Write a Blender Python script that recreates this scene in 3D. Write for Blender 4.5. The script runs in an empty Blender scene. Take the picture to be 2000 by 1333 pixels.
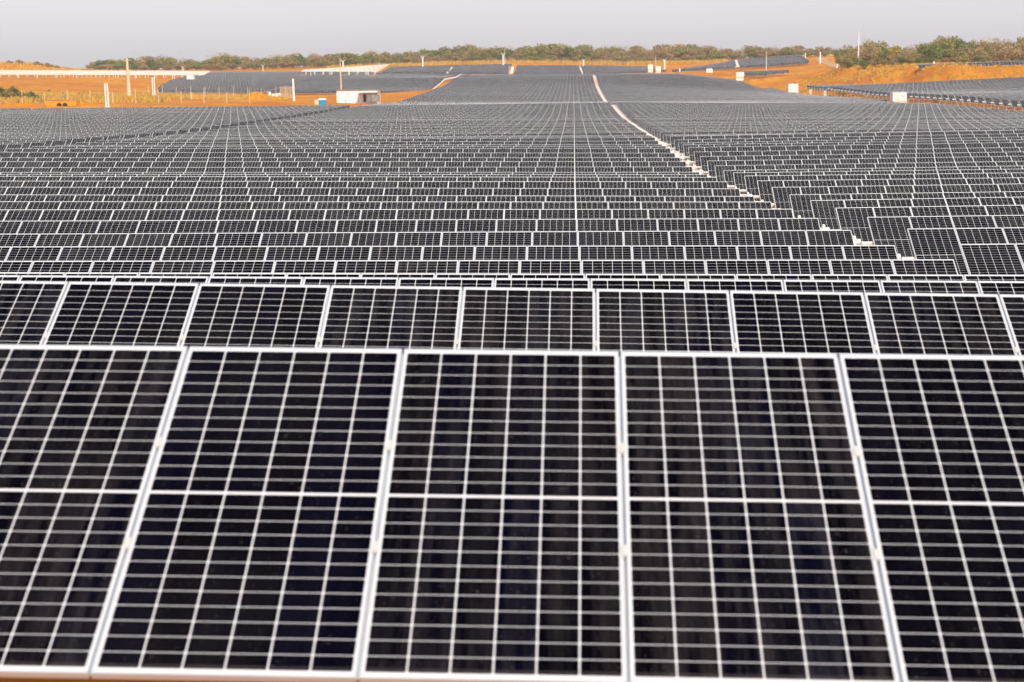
import bpy, math, random
import numpy as np
from mathutils import Vector, Matrix
random.seed(7); RNG = np.random.RandomState(11)
scene = bpy.context.scene
col = scene.collection
rad = math.radians

# ------------------------------------------------------------------ camera model
FP, CX, CY, P = 3311.0, 1000.0, 666.5, 1.154
CZ = 3.6
def cam_axes(pitch, roll, vx):
    y = -0.03
    for _ in range(40):
        th, r = rad(pitch), rad(roll)
        F = np.array([math.sin(y)*math.cos(th), math.cos(y)*math.cos(th), -math.sin(th)])
        R = np.array([math.cos(y), -math.sin(y), 0.0]); U = np.cross(R, F)
        R2 = R*math.cos(r)-U*math.sin(r); U2 = U*math.cos(r)+R*math.sin(r)
        x = CX+FP*R2[1]/F[1]; y += (x-vx)/FP*0.9
    return R2, U2, F
AR, AU, AF = cam_axes(9.3, 1.0, 1120)
def at(x, y, Y):
    """point on the view ray through photo pixel (x, y) at forward distance Y"""
    d = AR*((x-CX)/FP)+AU*(-(y-CY)/FP)+AF
    q = d*(Y/d[1])
    return Vector((q[0], q[1], q[2]+CZ))
def proj(X, Y, Z):
    q = np.array([X, Y, Z-CZ]); z = q.dot(AF)
    return CX+FP*q.dot(AR)/z, CY-FP*q.dot(AU)/z
def z_for(X, Y, y):
    a = FP*AU+(y-CY)*AF
    return -(a[0]*X+a[1]*Y)/a[2]+CZ
def px(Y): return Y/FP            # metres covered by one photo pixel there
def rowY(n):
    z = FP*P*(.002361+.00149*(n-1))
    q = AR*(120*z/FP)+AF*z
    return (AF*z)[1]+(AR*(126*z/FP))[1]+(AU*((CY-row_y_guess(n))*z/FP))[1]
def interp(n, tab):
    ks = sorted(tab); return float(np.interp(n, ks, [tab[k] for k in ks]))

# ------------------------------------------------------------------ measured row tops
WL = {1:[(0,673),(1000,684),(2000,695)],2:[(0,548.5),(600,557),(1200,564.5),(2000,576)],
3:[(0,537),(600,543),(1100,543.5),(2000,549.5)],4:[(0,531.5),(600,534.5),(1100,534.2),(2000,537)],
5:[(0,508.7),(500,510),(1100,508.7),(1870,506)],6:[(0,481.6),(1100,480.5),(1745,479)],
7:[(0,456.7),(1100,453),(1660,449)],8:[(0,431.2),(1100,429.3),(1600,425.4)],9:[(0,409.4),(1100,409.8),(1500,407.6)],
10:[(0,393.9),(1100,394.3)],11:[(0,380.5),(1100,382.7)],12:[(0,365.5),(1100,368)],13:[(0,353.7),(1100,354.8)],
14:[(0,344.5),(1100,346)],15:[(0,340.6),(1100,341)],16:[(0,336.8),(1100,336.5)],17:[(0,327.5),(1100,326.3)],
18:[(0,315.7),(1100,315.7)],19:[(0,308),(1100,308)],20:[(0,297.5),(1100,299)],21:[(0,290.5),(1100,290)],
22:[(49,286.5),(1100,286)],23:[(94,284),(1100,282.5)],24:[(137,279),(1100,276)],25:[(175,274.5),(1100,269.5)]}
EL = {6:[(1864,477.2),(2000,475.8)],7:[(1767,447),(2000,444.3)],8:[(1690,424.1),(2000,420)],9:[(1628,406.2),(2000,400.5)],
10:[(1579,391.8),(2000,384.5)],11:[(1537,380.5),(2000,374)],12:[(1505,366),(2000,359)],13:[(1500,353),(2000,347)],
14:[(1500,343.2),(2000,337.5)],15:[(1500,336.7),(2000,330)],16:[(1410,333),(1500,332),(2000,324)],17:[(1392,324),(2000,315)],
18:[(1378,314.5),(2000,305)],19:[(1364,306),(2000,296.5)],20:[(1352,297),(2000,288)],21:[(1342,288),(2000,278)],
22:[(1332,283),(2000,273)],23:[(1323,279.5),(2000,267.5)],24:[(1314,273.5),(2000,261)],25:[(1307,266.5),(2000,254)]}
WMID = {25:269.5,26:266,27:263.5,28:259,33.5:245,38:236,41:231,44.8:224,47.3:218.5,52:209,57:200,62:200.5,68:198,76:188,83:180,
90:172,95:167,98:163.5,101:157.5,104:151.5,108:147,112:145,116:146.5}
WLEFT = {25:274.5,30:262,34:250.5,38.5:238,43.7:230,54:210,57:206,68:200,70:198,75:190,80:183,89:173,92:170,98:161,102:154,112:146.5,116:148}
ERIGHT = {26:246,45:219,48:213,53:206,59:200,68.5:193,80:188.5,90:184,100:176,106:168,112:160,116:158}
W2R = {20:288.5,22.4:280,25.2:269.5,37:240.5,41.7:230,47:219.8,56:206}
W2L = {20:292,22.4:283,25.2:272.5,37:243,41.7:233,47:224,56:212}
E2L = {44:202,47.5:198,53:190.5,59:185.5,70:181,76:176,82:172.5,90:168.5}
F_R = {103:177.5,111:172,118:160,122:152,134:148,139:143,149:142}
F_M = {103:176,111:165.5,124:153,144:140.5,149:139}
F_L = {103:174,111:166,120:157,130:149,140:143,149:140}
def row_y_guess(n):
    if n <= 25:
        a, b = int(math.floor(n)), int(math.ceil(n))
        v = lambda i: np.polyval(np.polyfit(*zip(*WL[max(1, i)]), 1), 1120)
        return v(a)*(1-(n-a))+v(b)*(n-a)
    return interp(n, WMID)

# ------------------------------------------------------------------ node helpers
def new_mat(name):
    m = bpy.data.materials.new(name); m.use_nodes = True
    nt = m.node_tree; b = nt.nodes['Principled BSDF']
    return m, nt, b
def N(nt, t, **kw):
    n = nt.nodes.new(t)
    for k, v in kw.items():
        if isinstance(v, (int, float, tuple, str)) and k in n.inputs: n.inputs[k].default_value = v
        else: setattr(n, k, v)
    return n
def M(nt, op, a, b=None, c=None, clamp=False):
    n = nt.nodes.new('ShaderNodeMath'); n.operation = op; n.use_clamp = clamp
    for i, v in enumerate((a, b, c)):
        if v is None: continue
        if isinstance(v, (int, float)): n.inputs[i].default_value = v
        else: nt.links.new(v, n.inputs[i])
    return n.outputs[0]
def MIX(nt, f, a, b):
    n = nt.nodes.new('ShaderNodeMix'); n.data_type = 'RGBA'
    for s, v in ((n.inputs[0], f), (n.inputs[6], a), (n.inputs[7], b)):
        if isinstance(v, (int, float)): s.default_value = v
        elif isinstance(v, tuple): s.default_value = v if len(v) == 4 else v+(1,)
        else: nt.links.new(v, s)
    return n.outputs[2]
def noise(nt, scale, detail=3, vec=None, rough=.55):
    n = nt.nodes.new('ShaderNodeTexNoise'); n.inputs['Scale'].default_value = scale
    n.inputs['Detail'].default_value = detail; n.inputs['Roughness'].default_value = rough
    if vec is not None: nt.links.new(vec, n.inputs['Vector'])
    return n
def ramp(nt, fac, lo, hi):
    n = nt.nodes.new('ShaderNodeMapRange'); n.inputs[1].default_value = lo; n.inputs[2].default_value = hi
    nt.links.new(fac, n.inputs[0]); return n.outputs[0]
def plain(name, c, rough=.6, metal=0., spec=.5, var=.12, scale=6.):
    m, nt, b = new_mat(name)
    tc = N(nt, 'ShaderNodeTexCoord'); no = noise(nt, scale, 4, tc.outputs['Object'])
    f = ramp(nt, no.outputs[0], .3, .7)
    nt.links.new(MIX(nt, f, tuple(x*(1-var) for x in c), tuple(min(1, x*(1+var)) for x in c)), b.inputs['Base Color'])
    b.inputs['Roughness'].default_value = rough; b.inputs['Metallic'].default_value = metal
    b.inputs['Specular IOR Level'].default_value = spec
    return m

# solar glass: cells, white cell gaps, centre bar and border, by real module size in metres
LM, WM = 2.30, 1.142
def cell_material():
    m, nt, b = new_mat('solar_glass')
    uv = N(nt, 'ShaderNodeUVMap'); uv.uv_map = 'UVMap'
    s = N(nt, 'ShaderNodeSeparateXYZ'); nt.links.new(uv.outputs[0], s.inputs[0])
    U, V = s.outputs[0], s.outputs[1]
    u = M(nt, 'MODULO', U, 10.0); mid = M(nt, 'FLOOR', M(nt, 'DIVIDE', U, 10.0))
    bd = .017; bv = .034; pu = (WM-2*bd)/6; mh = .007; pv = (LM/2-mh-bv)/12
    cu = M(nt, 'DIVIDE', M(nt, 'SUBTRACT', u, bd), pu)
    w = M(nt, 'SUBTRACT', M(nt, 'ABSOLUTE', M(nt, 'SUBTRACT', V, LM/2)), mh)
    cv = M(nt, 'DIVIDE', w, pv)
    fu, fv = M(nt, 'FRACT', cu), M(nt, 'FRACT', cv)
    du = M(nt, 'MULTIPLY', M(nt, 'MINIMUM', fu, M(nt, 'SUBTRACT', 1.0, fu)), pu)
    dv = M(nt, 'MULTIPLY', M(nt, 'MINIMUM', fv, M(nt, 'SUBTRACT', 1.0, fv)), pv)
    line = M(nt, 'MAXIMUM', M(nt, 'LESS_THAN', du, .0036), M(nt, 'LESS_THAN', dv, .0020))
    line = M(nt, 'MAXIMUM', line, M(nt, 'LESS_THAN', M(nt, 'ADD', du, dv), .0115))
    out = M(nt, 'MAXIMUM', M(nt, 'LESS_THAN', cu, 0.0), M(nt, 'GREATER_THAN', cu, 6.0))
    out = M(nt, 'MAXIMUM', out, M(nt, 'GREATER_THAN', cv, 12.0))
    out = M(nt, 'MAXIMUM', out, M(nt, 'LESS_THAN', w, 0.0))
    white = M(nt, 'MAXIMUM', line, out)
    # busbars: nine faint wires running up each cell
    fb = M(nt, 'FRACT', M(nt, 'MULTIPLY', fu, 9.0))
    bus = M(nt, 'MULTIPLY', M(nt, 'LESS_THAN', M(nt, 'ABSOLUTE', M(nt, 'SUBTRACT', fb, .5)), .045), .014)
    # tone varies by cell column and module; the blue end paints in reflected glow
    oi = N(nt, 'ShaderNodeObjectInfo')
    cid = N(nt, 'ShaderNodeCombineXYZ')
    nt.links.new(M(nt, 'ADD', M(nt, 'MULTIPLY', mid, 7.0), M(nt, 'FLOOR', cu)), cid.inputs[0])
    nt.links.new(M(nt, 'FLOOR', M(nt, 'DIVIDE', V, 1.15)), cid.inputs[1])
    nt.links.new(M(nt, 'MULTIPLY', oi.outputs['Random'], 900.0), cid.inputs[2])
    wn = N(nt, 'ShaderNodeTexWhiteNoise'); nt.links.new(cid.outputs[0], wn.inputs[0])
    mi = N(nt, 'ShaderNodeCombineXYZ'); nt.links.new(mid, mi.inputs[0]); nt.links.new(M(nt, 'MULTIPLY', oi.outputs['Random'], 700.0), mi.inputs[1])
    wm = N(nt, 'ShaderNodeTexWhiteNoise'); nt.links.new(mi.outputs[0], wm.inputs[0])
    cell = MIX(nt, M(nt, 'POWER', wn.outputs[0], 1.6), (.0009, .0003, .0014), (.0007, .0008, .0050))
    # dust film and specks; its slope streaks, varying by module, also paint soft reflections
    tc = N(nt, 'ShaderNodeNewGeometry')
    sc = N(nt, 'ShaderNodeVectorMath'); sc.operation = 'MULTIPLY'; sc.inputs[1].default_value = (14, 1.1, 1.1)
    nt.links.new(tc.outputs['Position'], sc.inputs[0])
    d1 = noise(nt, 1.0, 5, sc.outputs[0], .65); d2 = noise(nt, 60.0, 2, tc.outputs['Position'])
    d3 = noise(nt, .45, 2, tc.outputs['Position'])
    dust_sheen = M(nt, 'MULTIPLY', ramp(nt, d1.outputs[0], .42, .78), M(nt, 'MULTIPLY_ADD', M(nt, 'POWER', wm.outputs[0], 3.0), .085, .006))
    dust_sheen = M(nt, 'ADD', dust_sheen, M(nt, 'MULTIPLY', ramp(nt, d3.outputs[0], .52, .75), .016))
    dust_sheen = M(nt, 'ADD', dust_sheen, M(nt, 'MULTIPLY', M(nt, 'GREATER_THAN', d2.outputs[0], .705), .16))
    dust_sheen = M(nt, 'ADD', dust_sheen, M(nt, 'MULTIPLY', M(nt, 'LESS_THAN', V, .06), .06))
    c1 = MIX(nt, bus, cell, (.30, .30, .33))
    c2 = MIX(nt, white, c1, (.58, .565, .585)); c2 = MIX(nt, out, c2, (.60, .59, .605))
    c3 = MIX(nt, M(nt, 'MINIMUM', dust_sheen, 1.0), c2, (.33, .28, .28))
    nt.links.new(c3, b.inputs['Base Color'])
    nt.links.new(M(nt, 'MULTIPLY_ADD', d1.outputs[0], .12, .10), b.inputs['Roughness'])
    b.inputs['Specular IOR Level'].default_value = .018
    return m
MAT = {}
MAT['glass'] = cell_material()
MAT['frame'] = plain('anodised_frame', (.57, .59, .62), .38, .3, .5, .05, 3)
MAT['steel'] = plain('galvanised_steel', (.62, .61, .58), .5, .35, .5, .12, 5)
MAT['back'] = plain('white_backsheet', (.62, .62, .60), .6, 0, .3, .05)
MAT['white'] = plain('white_paint', (.82, .81, .78), .5, 0, .4, .05, 2)
MAT['bare'] = plain('bright_bare_steel', (.70, .67, .60), .5, .1, .4, .06, 2)
MAT['concrete'] = plain('pale_concrete', (.62, .52, .34), .8, 0, .3, .1, 2)
MAT['blue'] = plain('blue_plastic', (.015, .26, .50), .45, 0, .5, .1, 1)
MAT['cream'] = plain('cream_plastic', (.72, .62, .38), .5, 0, .5, .1, 1)
MAT['rust'] = plain('rusty_sheet', (.26, .18, .12), .8, .1, .3, .3, 2)
MAT['greysheet'] = plain('weathered_grey_sheet', (.26, .25, .23), .7, .2, .4, .35, 1.5)
MAT['dark'] = plain('dark_void', (.03, .025, .02), .8)
MAT['bark'] = plain('bark', (.16, .11, .08), .9, 0, .2, .3, 3)
MAT['wire'] = plain('fence_wire', (.45, .42, .36), .6, .3)
MAT['netting'] = plain('straw_netting', (.50, .34, .18), .9, 0, .2, .3, 1)
MAT['rubber'] = plain('black_rubber', (.02, .02, .02), .8)

def leaf_mat(name, a, b2):
    m, nt, b = new_mat(name)
    oi = N(nt, 'ShaderNodeObjectInfo'); g = N(nt, 'ShaderNodeNewGeometry')
    no = noise(nt, .55, 3, g.outputs['Position'])
    f = M(nt, 'ADD', M(nt, 'MULTIPLY', oi.outputs['Random'], .45), M(nt, 'MULTIPLY', ramp(nt, no.outputs[0], .3, .7), .35))
    f = M(nt, 'ADD', f, M(nt, 'MULTIPLY', g.outputs['Random Per Island'], .3), clamp=True)
    nt.links.new(MIX(nt, f, a, b2), b.inputs['Base Color'])
    b.inputs['Roughness'].default_value = .75; b.inputs['Specular IOR Level'].default_value = .2
    return m
MAT['olive'] = leaf_mat('olive_leaves', (.155, .155, .035), (.33, .28, .075))
MAT['green'] = leaf_mat('green_leaves', (.075, .12, .022), (.17, .20, .045))
MAT['brown'] = leaf_mat('dry_brown_leaves', (.23, .15, .060), (.40, .28, .12))
MAT['yellow'] = leaf_mat('yellow_leaves', (.32, .24, .03), (.45, .33, .05))
MAT['straw'] = leaf_mat('straw_grass', (.50, .27, .035), (.62, .38, .07))
MAT['scrub'] = leaf_mat('scrub_leaves', (.14, .11, .02), (.28, .20, .04))

def ground_material():
    m, nt, b = new_mat('red_earth')
    g = N(nt, 'ShaderNodeNewGeometry'); p = g.outputs['Position']
    n1 = noise(nt, .018, 6, p, .6); n2 = noise(nt, .11, 6, p, .62); n3 = noise(nt, 1.3, 4, p); n4 = noise(nt, .05, 4, p, .6)
    c = MIX(nt, ramp(nt, n1.outputs[0], .35, .65), (.40, .112, .005), (.56, .20, .008))
    c = MIX(nt, M(nt, 'MULTIPLY', ramp(nt, n2.outputs[0], .48, .66), .75), c, (.62, .30, .022))
    c = MIX(nt, M(nt, 'MULTIPLY', ramp(nt, n4.outputs[0], .58, .72), .5), c, (.30, .11, .015))
    c = MIX(nt, M(nt, 'MULTIPLY', ramp(nt, n3.outputs[0], .5, .8), .3), c, (.30, .15, .04))
    wv = nt.nodes.new('ShaderNodeTexWave'); wv.inputs['Scale'].default_value = .06; wv.inputs['Distortion'].default_value = 9; wv.inputs['Detail'].default_value = 4; nt.links.new(p, wv.inputs['Vector'])
    c = MIX(nt, M(nt, 'MULTIPLY', ramp(nt, wv.outputs[1], .8, 1.0), .45), c, (.34, .13, .02))
    vo = nt.nodes.new('ShaderNodeTexVoronoi'); vo.inputs['Scale'].default_value = .22; nt.links.new(p, vo.inputs['Vector'])
    c = MIX(nt, M(nt, 'MULTIPLY', M(nt, 'LESS_THAN', vo.outputs['Distance'], .16), .5), c, (.20, .13, .03))
    nt.links.new(c, b.inputs['Base Color']); b.inputs['Roughness'].default_value = .95
    b.inputs['Specular IOR Level'].default_value = .15
    bp = N(nt, 'ShaderNodeBump'); bp.inputs['Strength'].default_value = .6; bp.inputs['Distance'].default_value = .4
    nt.links.new(n2.outputs[0], bp.inputs['Height']); nt.links.new(bp.outputs[0], b.inputs['Normal'])
    return m
MAT['earth'] = ground_material()
MAT['track'] = plain('pale_track', (.46, .27, .13), .95, 0, .1, .15, .2)

# ------------------------------------------------------------------ mesh builder
class MB:
    def __init__(s): s.v, s.f, s.m, s.uv = [], [], [], []
    def quad(s, pts, mat=0, uv=None):
        i = len(s.v); s.v += [tuple(q) for q in pts]; s.f.append(tuple(range(i, i+len(pts)))); s.m.append(mat)
        s.uv.append(uv if uv else [(0, 0)]*len(pts))
    def box(s, c, size, mat=0, R=None, skip=()):
        hx, hy, hz = size[0]/2, size[1]/2, size[2]/2
        co = [Vector((x*hx, y*hy, z*hz)) for x in (-1, 1) for y in (-1, 1) for z in (-1, 1)]
        if R is not None: co = [R @ q for q in co]
        co = [q+Vector(c) for q in co]
        for k, ids in enumerate(((0,1,3,2),(4,6,7,5),(0,4,5,1),(2,3,7,6),(0,2,6,4),(1,5,7,3))):
            if k not in skip: s.quad([co[i] for i in ids], mat)
    def tube(s, a, b, r0, r1=None, seg=8, mat=0, caps=True):
        r1 = r0 if r1 is None else r1
        a, b = Vector(a), Vector(b); d = (b-a).normalized()
        x = d.orthogonal().normalized(); y = d.cross(x)
        ra = [a+(x*math.cos(t)+y*math.sin(t))*r0 for t in [2*math.pi*i/seg for i in range(seg)]]
        rb = [b+(x*math.cos(t)+y*math.sin(t))*r1 for t in [2*math.pi*i/seg for i in range(seg)]]
        for i in range(seg):
            j = (i+1) % seg; s.quad([ra[i], ra[j], rb[j], rb[i]], mat)
        if caps: s.quad(ra[::-1], mat); s.quad(rb, mat)
    def mesh(s, name, mats):
        me = bpy.data.meshes.new(name); me.from_pydata(s.v, [], s.f)
        for m in mats: me.materials.append(MAT[m] if isinstance(m, str) else m)
        me.polygons.foreach_set('material_index', s.m)
        l = me.uv_layers.new(name='UVMap'); flat = [c for fuv in s.uv for q in fuv for c in q]
        l.data.foreach_set('uv', flat); me.update(); return me
    def build(s, name, mats, parent=None):
        return link(name, s.mesh(name, mats), parent)
def link(name, me, parent=None, loc=None):
    o = bpy.data.objects.new(name, me); col.objects.link(o)
    if parent is not None: o.parent = parent
    if loc is not None: o.location = loc
    return o
def tag(o, label, cat, group=None):
    o['label'] = label; o['category'] = cat
    if group: o['group'] = group
    return o
def root(name, label, cat, loc, group=None, rot=(0, 0, 0)):
    o = bpy.data.objects.new(name, None); col.objects.link(o); o.location = loc; o.rotation_euler = rot
    o.empty_display_size = .3
    return tag(o, label, cat, group)

# ------------------------------------------------------------------ tracker geometry (local: X along the tube, origin on the tube axis)
TILT = rad(28.0)
RT = Matrix.Rotation(TILT, 3, 'X')
HP = .13                                    # glass plane above the tube axis
TOP = RT @ Vector((0, LM/2, HP))            # the upper edge of the panels, from the tube axis
TH = 1.38                                   # tube axis above ground
def P3(x, v, h=0.): return RT @ Vector((x, v-LM/2, HP+h))
def glass_quad(mb, x0, x1, v0, v1, h, mid, off=0., mat=0):
    mb.quad([P3(x0, v0, h), P3(x1, v0, h), P3(x1, v1, h), P3(x0, v1, h)], mat,
            [(10*mid+off, v0), (10*mid+off+x1-x0, v0), (10*mid+off+x1-x0, v1), (10*mid+off, v1)])
def glass_part(mid):
    mb = MB(); lip = .012; w = WM/2
    glass_quad(mb, -w+lip, w-lip, lip, LM-lip, -.002, mid, lip)
    a = [P3(-w+lip, lip, -.008), P3(w-lip, lip, -.008), P3(w-lip, LM-lip, -.008), P3(-w+lip, LM-lip, -.008)]
    mb.quad(a[::-1], 1)
    return mb.mesh('solar_module', ['glass', 'back'])
def frame_part():
    mb = MB(); lip, th = .012, .035; w = WM/2
    for x in (-w+lip/2, w-lip/2): mb.box(P3(x, LM/2, -th/2), (lip, LM, th), 0, RT)
    for v in (lip/2, LM-lip/2): mb.box(P3(0, v, -th/2), (WM-2*lip, lip, th), 0, RT)
    for v in (lip+.012, LM-lip-.012): mb.box(P3(0, v, -th+.0015), (WM-2*lip, .022, .003), 0, RT)
    for sx in (-1, 1): mb.box(P3(sx*(w+.0005), LM/2, -th+.0055), (.009, LM-.03, .003), 0, RT)
    return mb.mesh('frame', ['frame'])
def simple_module(mb, xc, mid, th=.035, g=0, fr=1, bk=2):
    w = WM/2; x0, x1 = xc-w, xc+w
    glass_quad(mb, x0, x1, 0, LM, 0, mid, 0., g)
    a = [P3(x0, 0), P3(x1, 0), P3(x1, LM), P3(x0, LM)]; b = [P3(x0, 0, -th), P3(x1, 0, -th), P3(x1, LM, -th), P3(x0, LM, -th)]
    for i in range(4):
        j = (i+1) % 4; mb.quad([a[j], a[i], b[i], b[j]], fr)
    mb.quad(b[::-1], bk)
def rail_part():
    mb = MB()
    mb.box(P3(0, LM/2, -.065), (.05, .80, .055), 0, RT)
    for v in (LM/2-.36, LM/2+.36): mb.box(P3(0, v, .002), (.032, .07, .012), 0, RT); mb.box(P3(0, v, -.02), (.012, .05, .05), 0, RT)
    return mb.mesh('mounting_rail', ['steel'])
def post_part(depth=2.4):
    mb = MB()
    mb.box((0, 0, -.13-depth/2), (.015, .13, depth), 0)
    for x in (-.05, .05): mb.box((x, 0, -.13-depth/2), (.012, .134, depth+.002), 0)
    mb.box((0, 0, -.11), (.20, .10, .05), 0); mb.tube((-.06, 0, 0), (.06, 0, 0), .105, seg=12)
    return mb.mesh('post', ['steel'])
def tube_part(n, ext=.3):
    mb = MB(); L = n*P
    mb.tube((-ext, 0, 0), (L+ext, 0, 0), .07, seg=10)
    return mb.mesh('torque_tube', ['steel'])
def posts_x(n):
    k = max(1, round(n*P/6.6)); return [(i+.5)*n*P/k for i in range(k)]
_cache = {}
def cached(key, fn):
    if key not in _cache: _cache[key] = fn()
    return _cache[key]
def far_mesh(n, ext=.35, seed=0, white_end=0):
    mb = MB()
    for i in range(n): simple_module(mb, (i+.5)*P, i+seed*60)
    mb.box((n*P/2, 0, 0), (n*P+2*ext, .13, .13), 3)
    for x in posts_x(n): mb.box((x, 0, -1.8), (.12, .12, 3.5), 3)
    if white_end: mb.box((-ext, 0, 0), (.36, .17, .16), 4)
    return mb.mesh('tracker_row', ['glass', 'frame', 'back', 'steel', 'white'])

ORD = ['', 'first', 'second', 'third', 'fourth', 'fifth', 'sixth', 'seventh', 'eighth', 'ninth', 'tenth', 'eleventh', 'twelfth',
 'thirteenth', 'fourteenth', 'fifteenth', 'sixteenth', 'seventeenth', 'eighteenth', 'nineteenth', 'twentieth', 'twenty-first', 'twenty-second', 'twenty-third',
 'twenty-fourth', 'twenty-fifth']
TABLES = []       # (Y, block, row, X0, nmod, Z0, Z1)
def add_table(block, row, Y, k0, nmod, yfun, koff=0.):
    """yfun(x, side) gives the photo height of the row top at the two ends"""
    X0, X1 = (k0+koff)*P, (k0+nmod+koff)*P
    zs = []
    for X, sd in ((X0, 0), (X1, 1)):
        Z = CZ-3
        for _ in range(4):
            x = proj(X, Y, Z)[0]; Z = z_for(X, Y, yfun(x, sd))
        zs.append(Z)
    TABLES.append([Y, block, row, X0, nmod, zs[0], zs[1]])
def coff(n): return interp(n, {1:.194, 2:.146, 3:.144, 4:.12, 5:.09, 7:.05, 9:.02, 13:0})
rng = random.Random(3)
JIT = {n: rng.uniform(-.55, .55) for n in range(1, 200)}     # small rises and falls from row to row
def jit(n): return 0 if n < 27 else JIT[n]*np.interp(n, [27, 40, 60, 112], [1.6, 1.1, .6, .3])
for n in range(1, 115):
    Y = rowY(n)
    if n <= 25:
        c = np.polyfit(*zip(*WL[n]), 1); fw = lambda x, s, c=c: np.polyval(c, x)
    else:
        fw = lambda x, s, n=n: (interp(n, WMID) if s else interp(n, WLEFT))+jit(n)
    add_table('W', n, Y, -36, 42, fw, coff(n))
for n in range(3, 115):
    ne = n-.22; Y = rowY(ne)
    if n < 6: c = np.polyfit(*zip(*WL[n]), 1); fe = lambda x, s, c=c: np.polyval(c, x)
    elif n <= 25: c = np.polyfit(*zip(*EL[n]), 1); fe = lambda x, s, c=c: np.polyval(c, x)
    elif n <= 95: fe = lambda x, s, n=n: (interp(n, ERIGHT) if s else interp(n, WMID)-.5*(n < 60))+jit(n)
    if n <= 95: add_table('E', n, Y, 7.05, 49 if 58 < n < 66 else 53, fe, 0)
    else:
        bl = min(1, (n-95)/14); mid = lambda n, bl=bl: interp(n, WMID)*(1-.51*(1-bl))+interp(n, ERIGHT)*.51*(1-bl)-1.2*bl
        add_table('E', n, Y, 7.05, 27, lambda x, s, n=n: mid(n) if s else interp(n, WMID), 0)
        add_table('E', n, Y, 34.1, 26 if n < 104 else 20, lambda x, s, n=n: (interp(n, ERIGHT)*.8+mid(n)*.2 if n > 103 else interp(n, ERIGHT)) if s else mid(n), 0)
for n in range(19, 57):
    Y = rowY(n+.35)
    add_table('W2', n, Y, -90.2, 53, lambda x, s, n=n: (interp(n, W2R) if s else interp(n, W2L))+jit(n)*.6)
    if n >= 36: add_table('W2', n, Y, -144, 53, lambda x, s, n=n: interp(n, W2L)+jit(n)*.6)
for n in range(44, 91):
    Y = rowY(n); s0 = interp(n, {44:-.012, 65:-.016, 78:-.035, 82:-.048, 83:-.02, 90:-.02})
    fn = lambda x, s, n=n, s0=s0: interp(n, E2L)+s0*(x-(1120+61*P*FP/rowY(n)/P))
    add_table('E2', n, Y, 61, 27, fn)
    if n <= 82: add_table('E2', n, Y, 88.1, 28, fn)
for n in range(103, 150):
    Y = 592+(n-103)*5.75
    xg = lambda k: 1120+k*P*FP/Y
    add_table('F', n, Y, -92, 46, lambda x, s, n=n: interp(n, F_R) if s else interp(n, F_M))
    kl = round(interp(n, {103:-125, 111:-134, 118:-140, 126:-146, 149:-155}))
    add_table('F', n, Y, kl, -94-kl, lambda x, s, n=n: interp(n, F_M) if s else interp(n, F_L))
def quad_block(block, Ya, Yb, rows, front, back):
    """front/back = ((x0,y0),(x1,y1)) of the nearest and farthest row tops"""
    for i in range(rows):
        t = i/(rows-1); Y = Ya+(Yb-Ya)*t
        (a, b), (c, d) = front, back
        x0, y0 = a[0]*(1-t)+c[0]*t, a[1]*(1-t)+c[1]*t; x1, y1 = b[0]*(1-t)+d[0]*t, b[1]*(1-t)+d[1]*t
        p0, p1 = at(x0, y0, Y), at(x1, y1, Y)
        nm = max(3, round((p1.x-p0.x)/P)); TABLES.append([Y, block, i, p0.x, nm, p0.z, p1.z])
quad_block('G', 790, 870, 15, ((745, 140), (873, 140.4)), ((763, 130.5), (886, 127.6)))
quad_block('G', 790, 870, 15, ((876, 140.4), (992, 141)), ((889, 127.5), (998, 124.8)))
quad_block('G', 790, 870, 15, ((1004, 142), (1134.5, 142)), ((1010, 127.6), (1130, 127.6)))
quad_block('G', 790, 870, 15, ((1139, 142), (1302, 137)), ((1134, 127.6), (1258, 129.5)))
quad_block('H', 760, 850, 16, ((1312, 136.5), (1437, 129)), ((1420, 121), (1434, 116.5)))
quad_block('H', 760, 850, 16, ((1444, 128.5), (1580, 120)), ((1440, 116.5), (1565, 106.5)))
quad_block('J', 640, 662, 4, ((1455, 143), (1500, 141.5)), ((1452, 139.5), (1543, 137.2)))
quad_block('K', 520, 526, 2, ((1792, 127), (2030, 118.5)), ((1792, 126.3), (2030, 118)))

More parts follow.
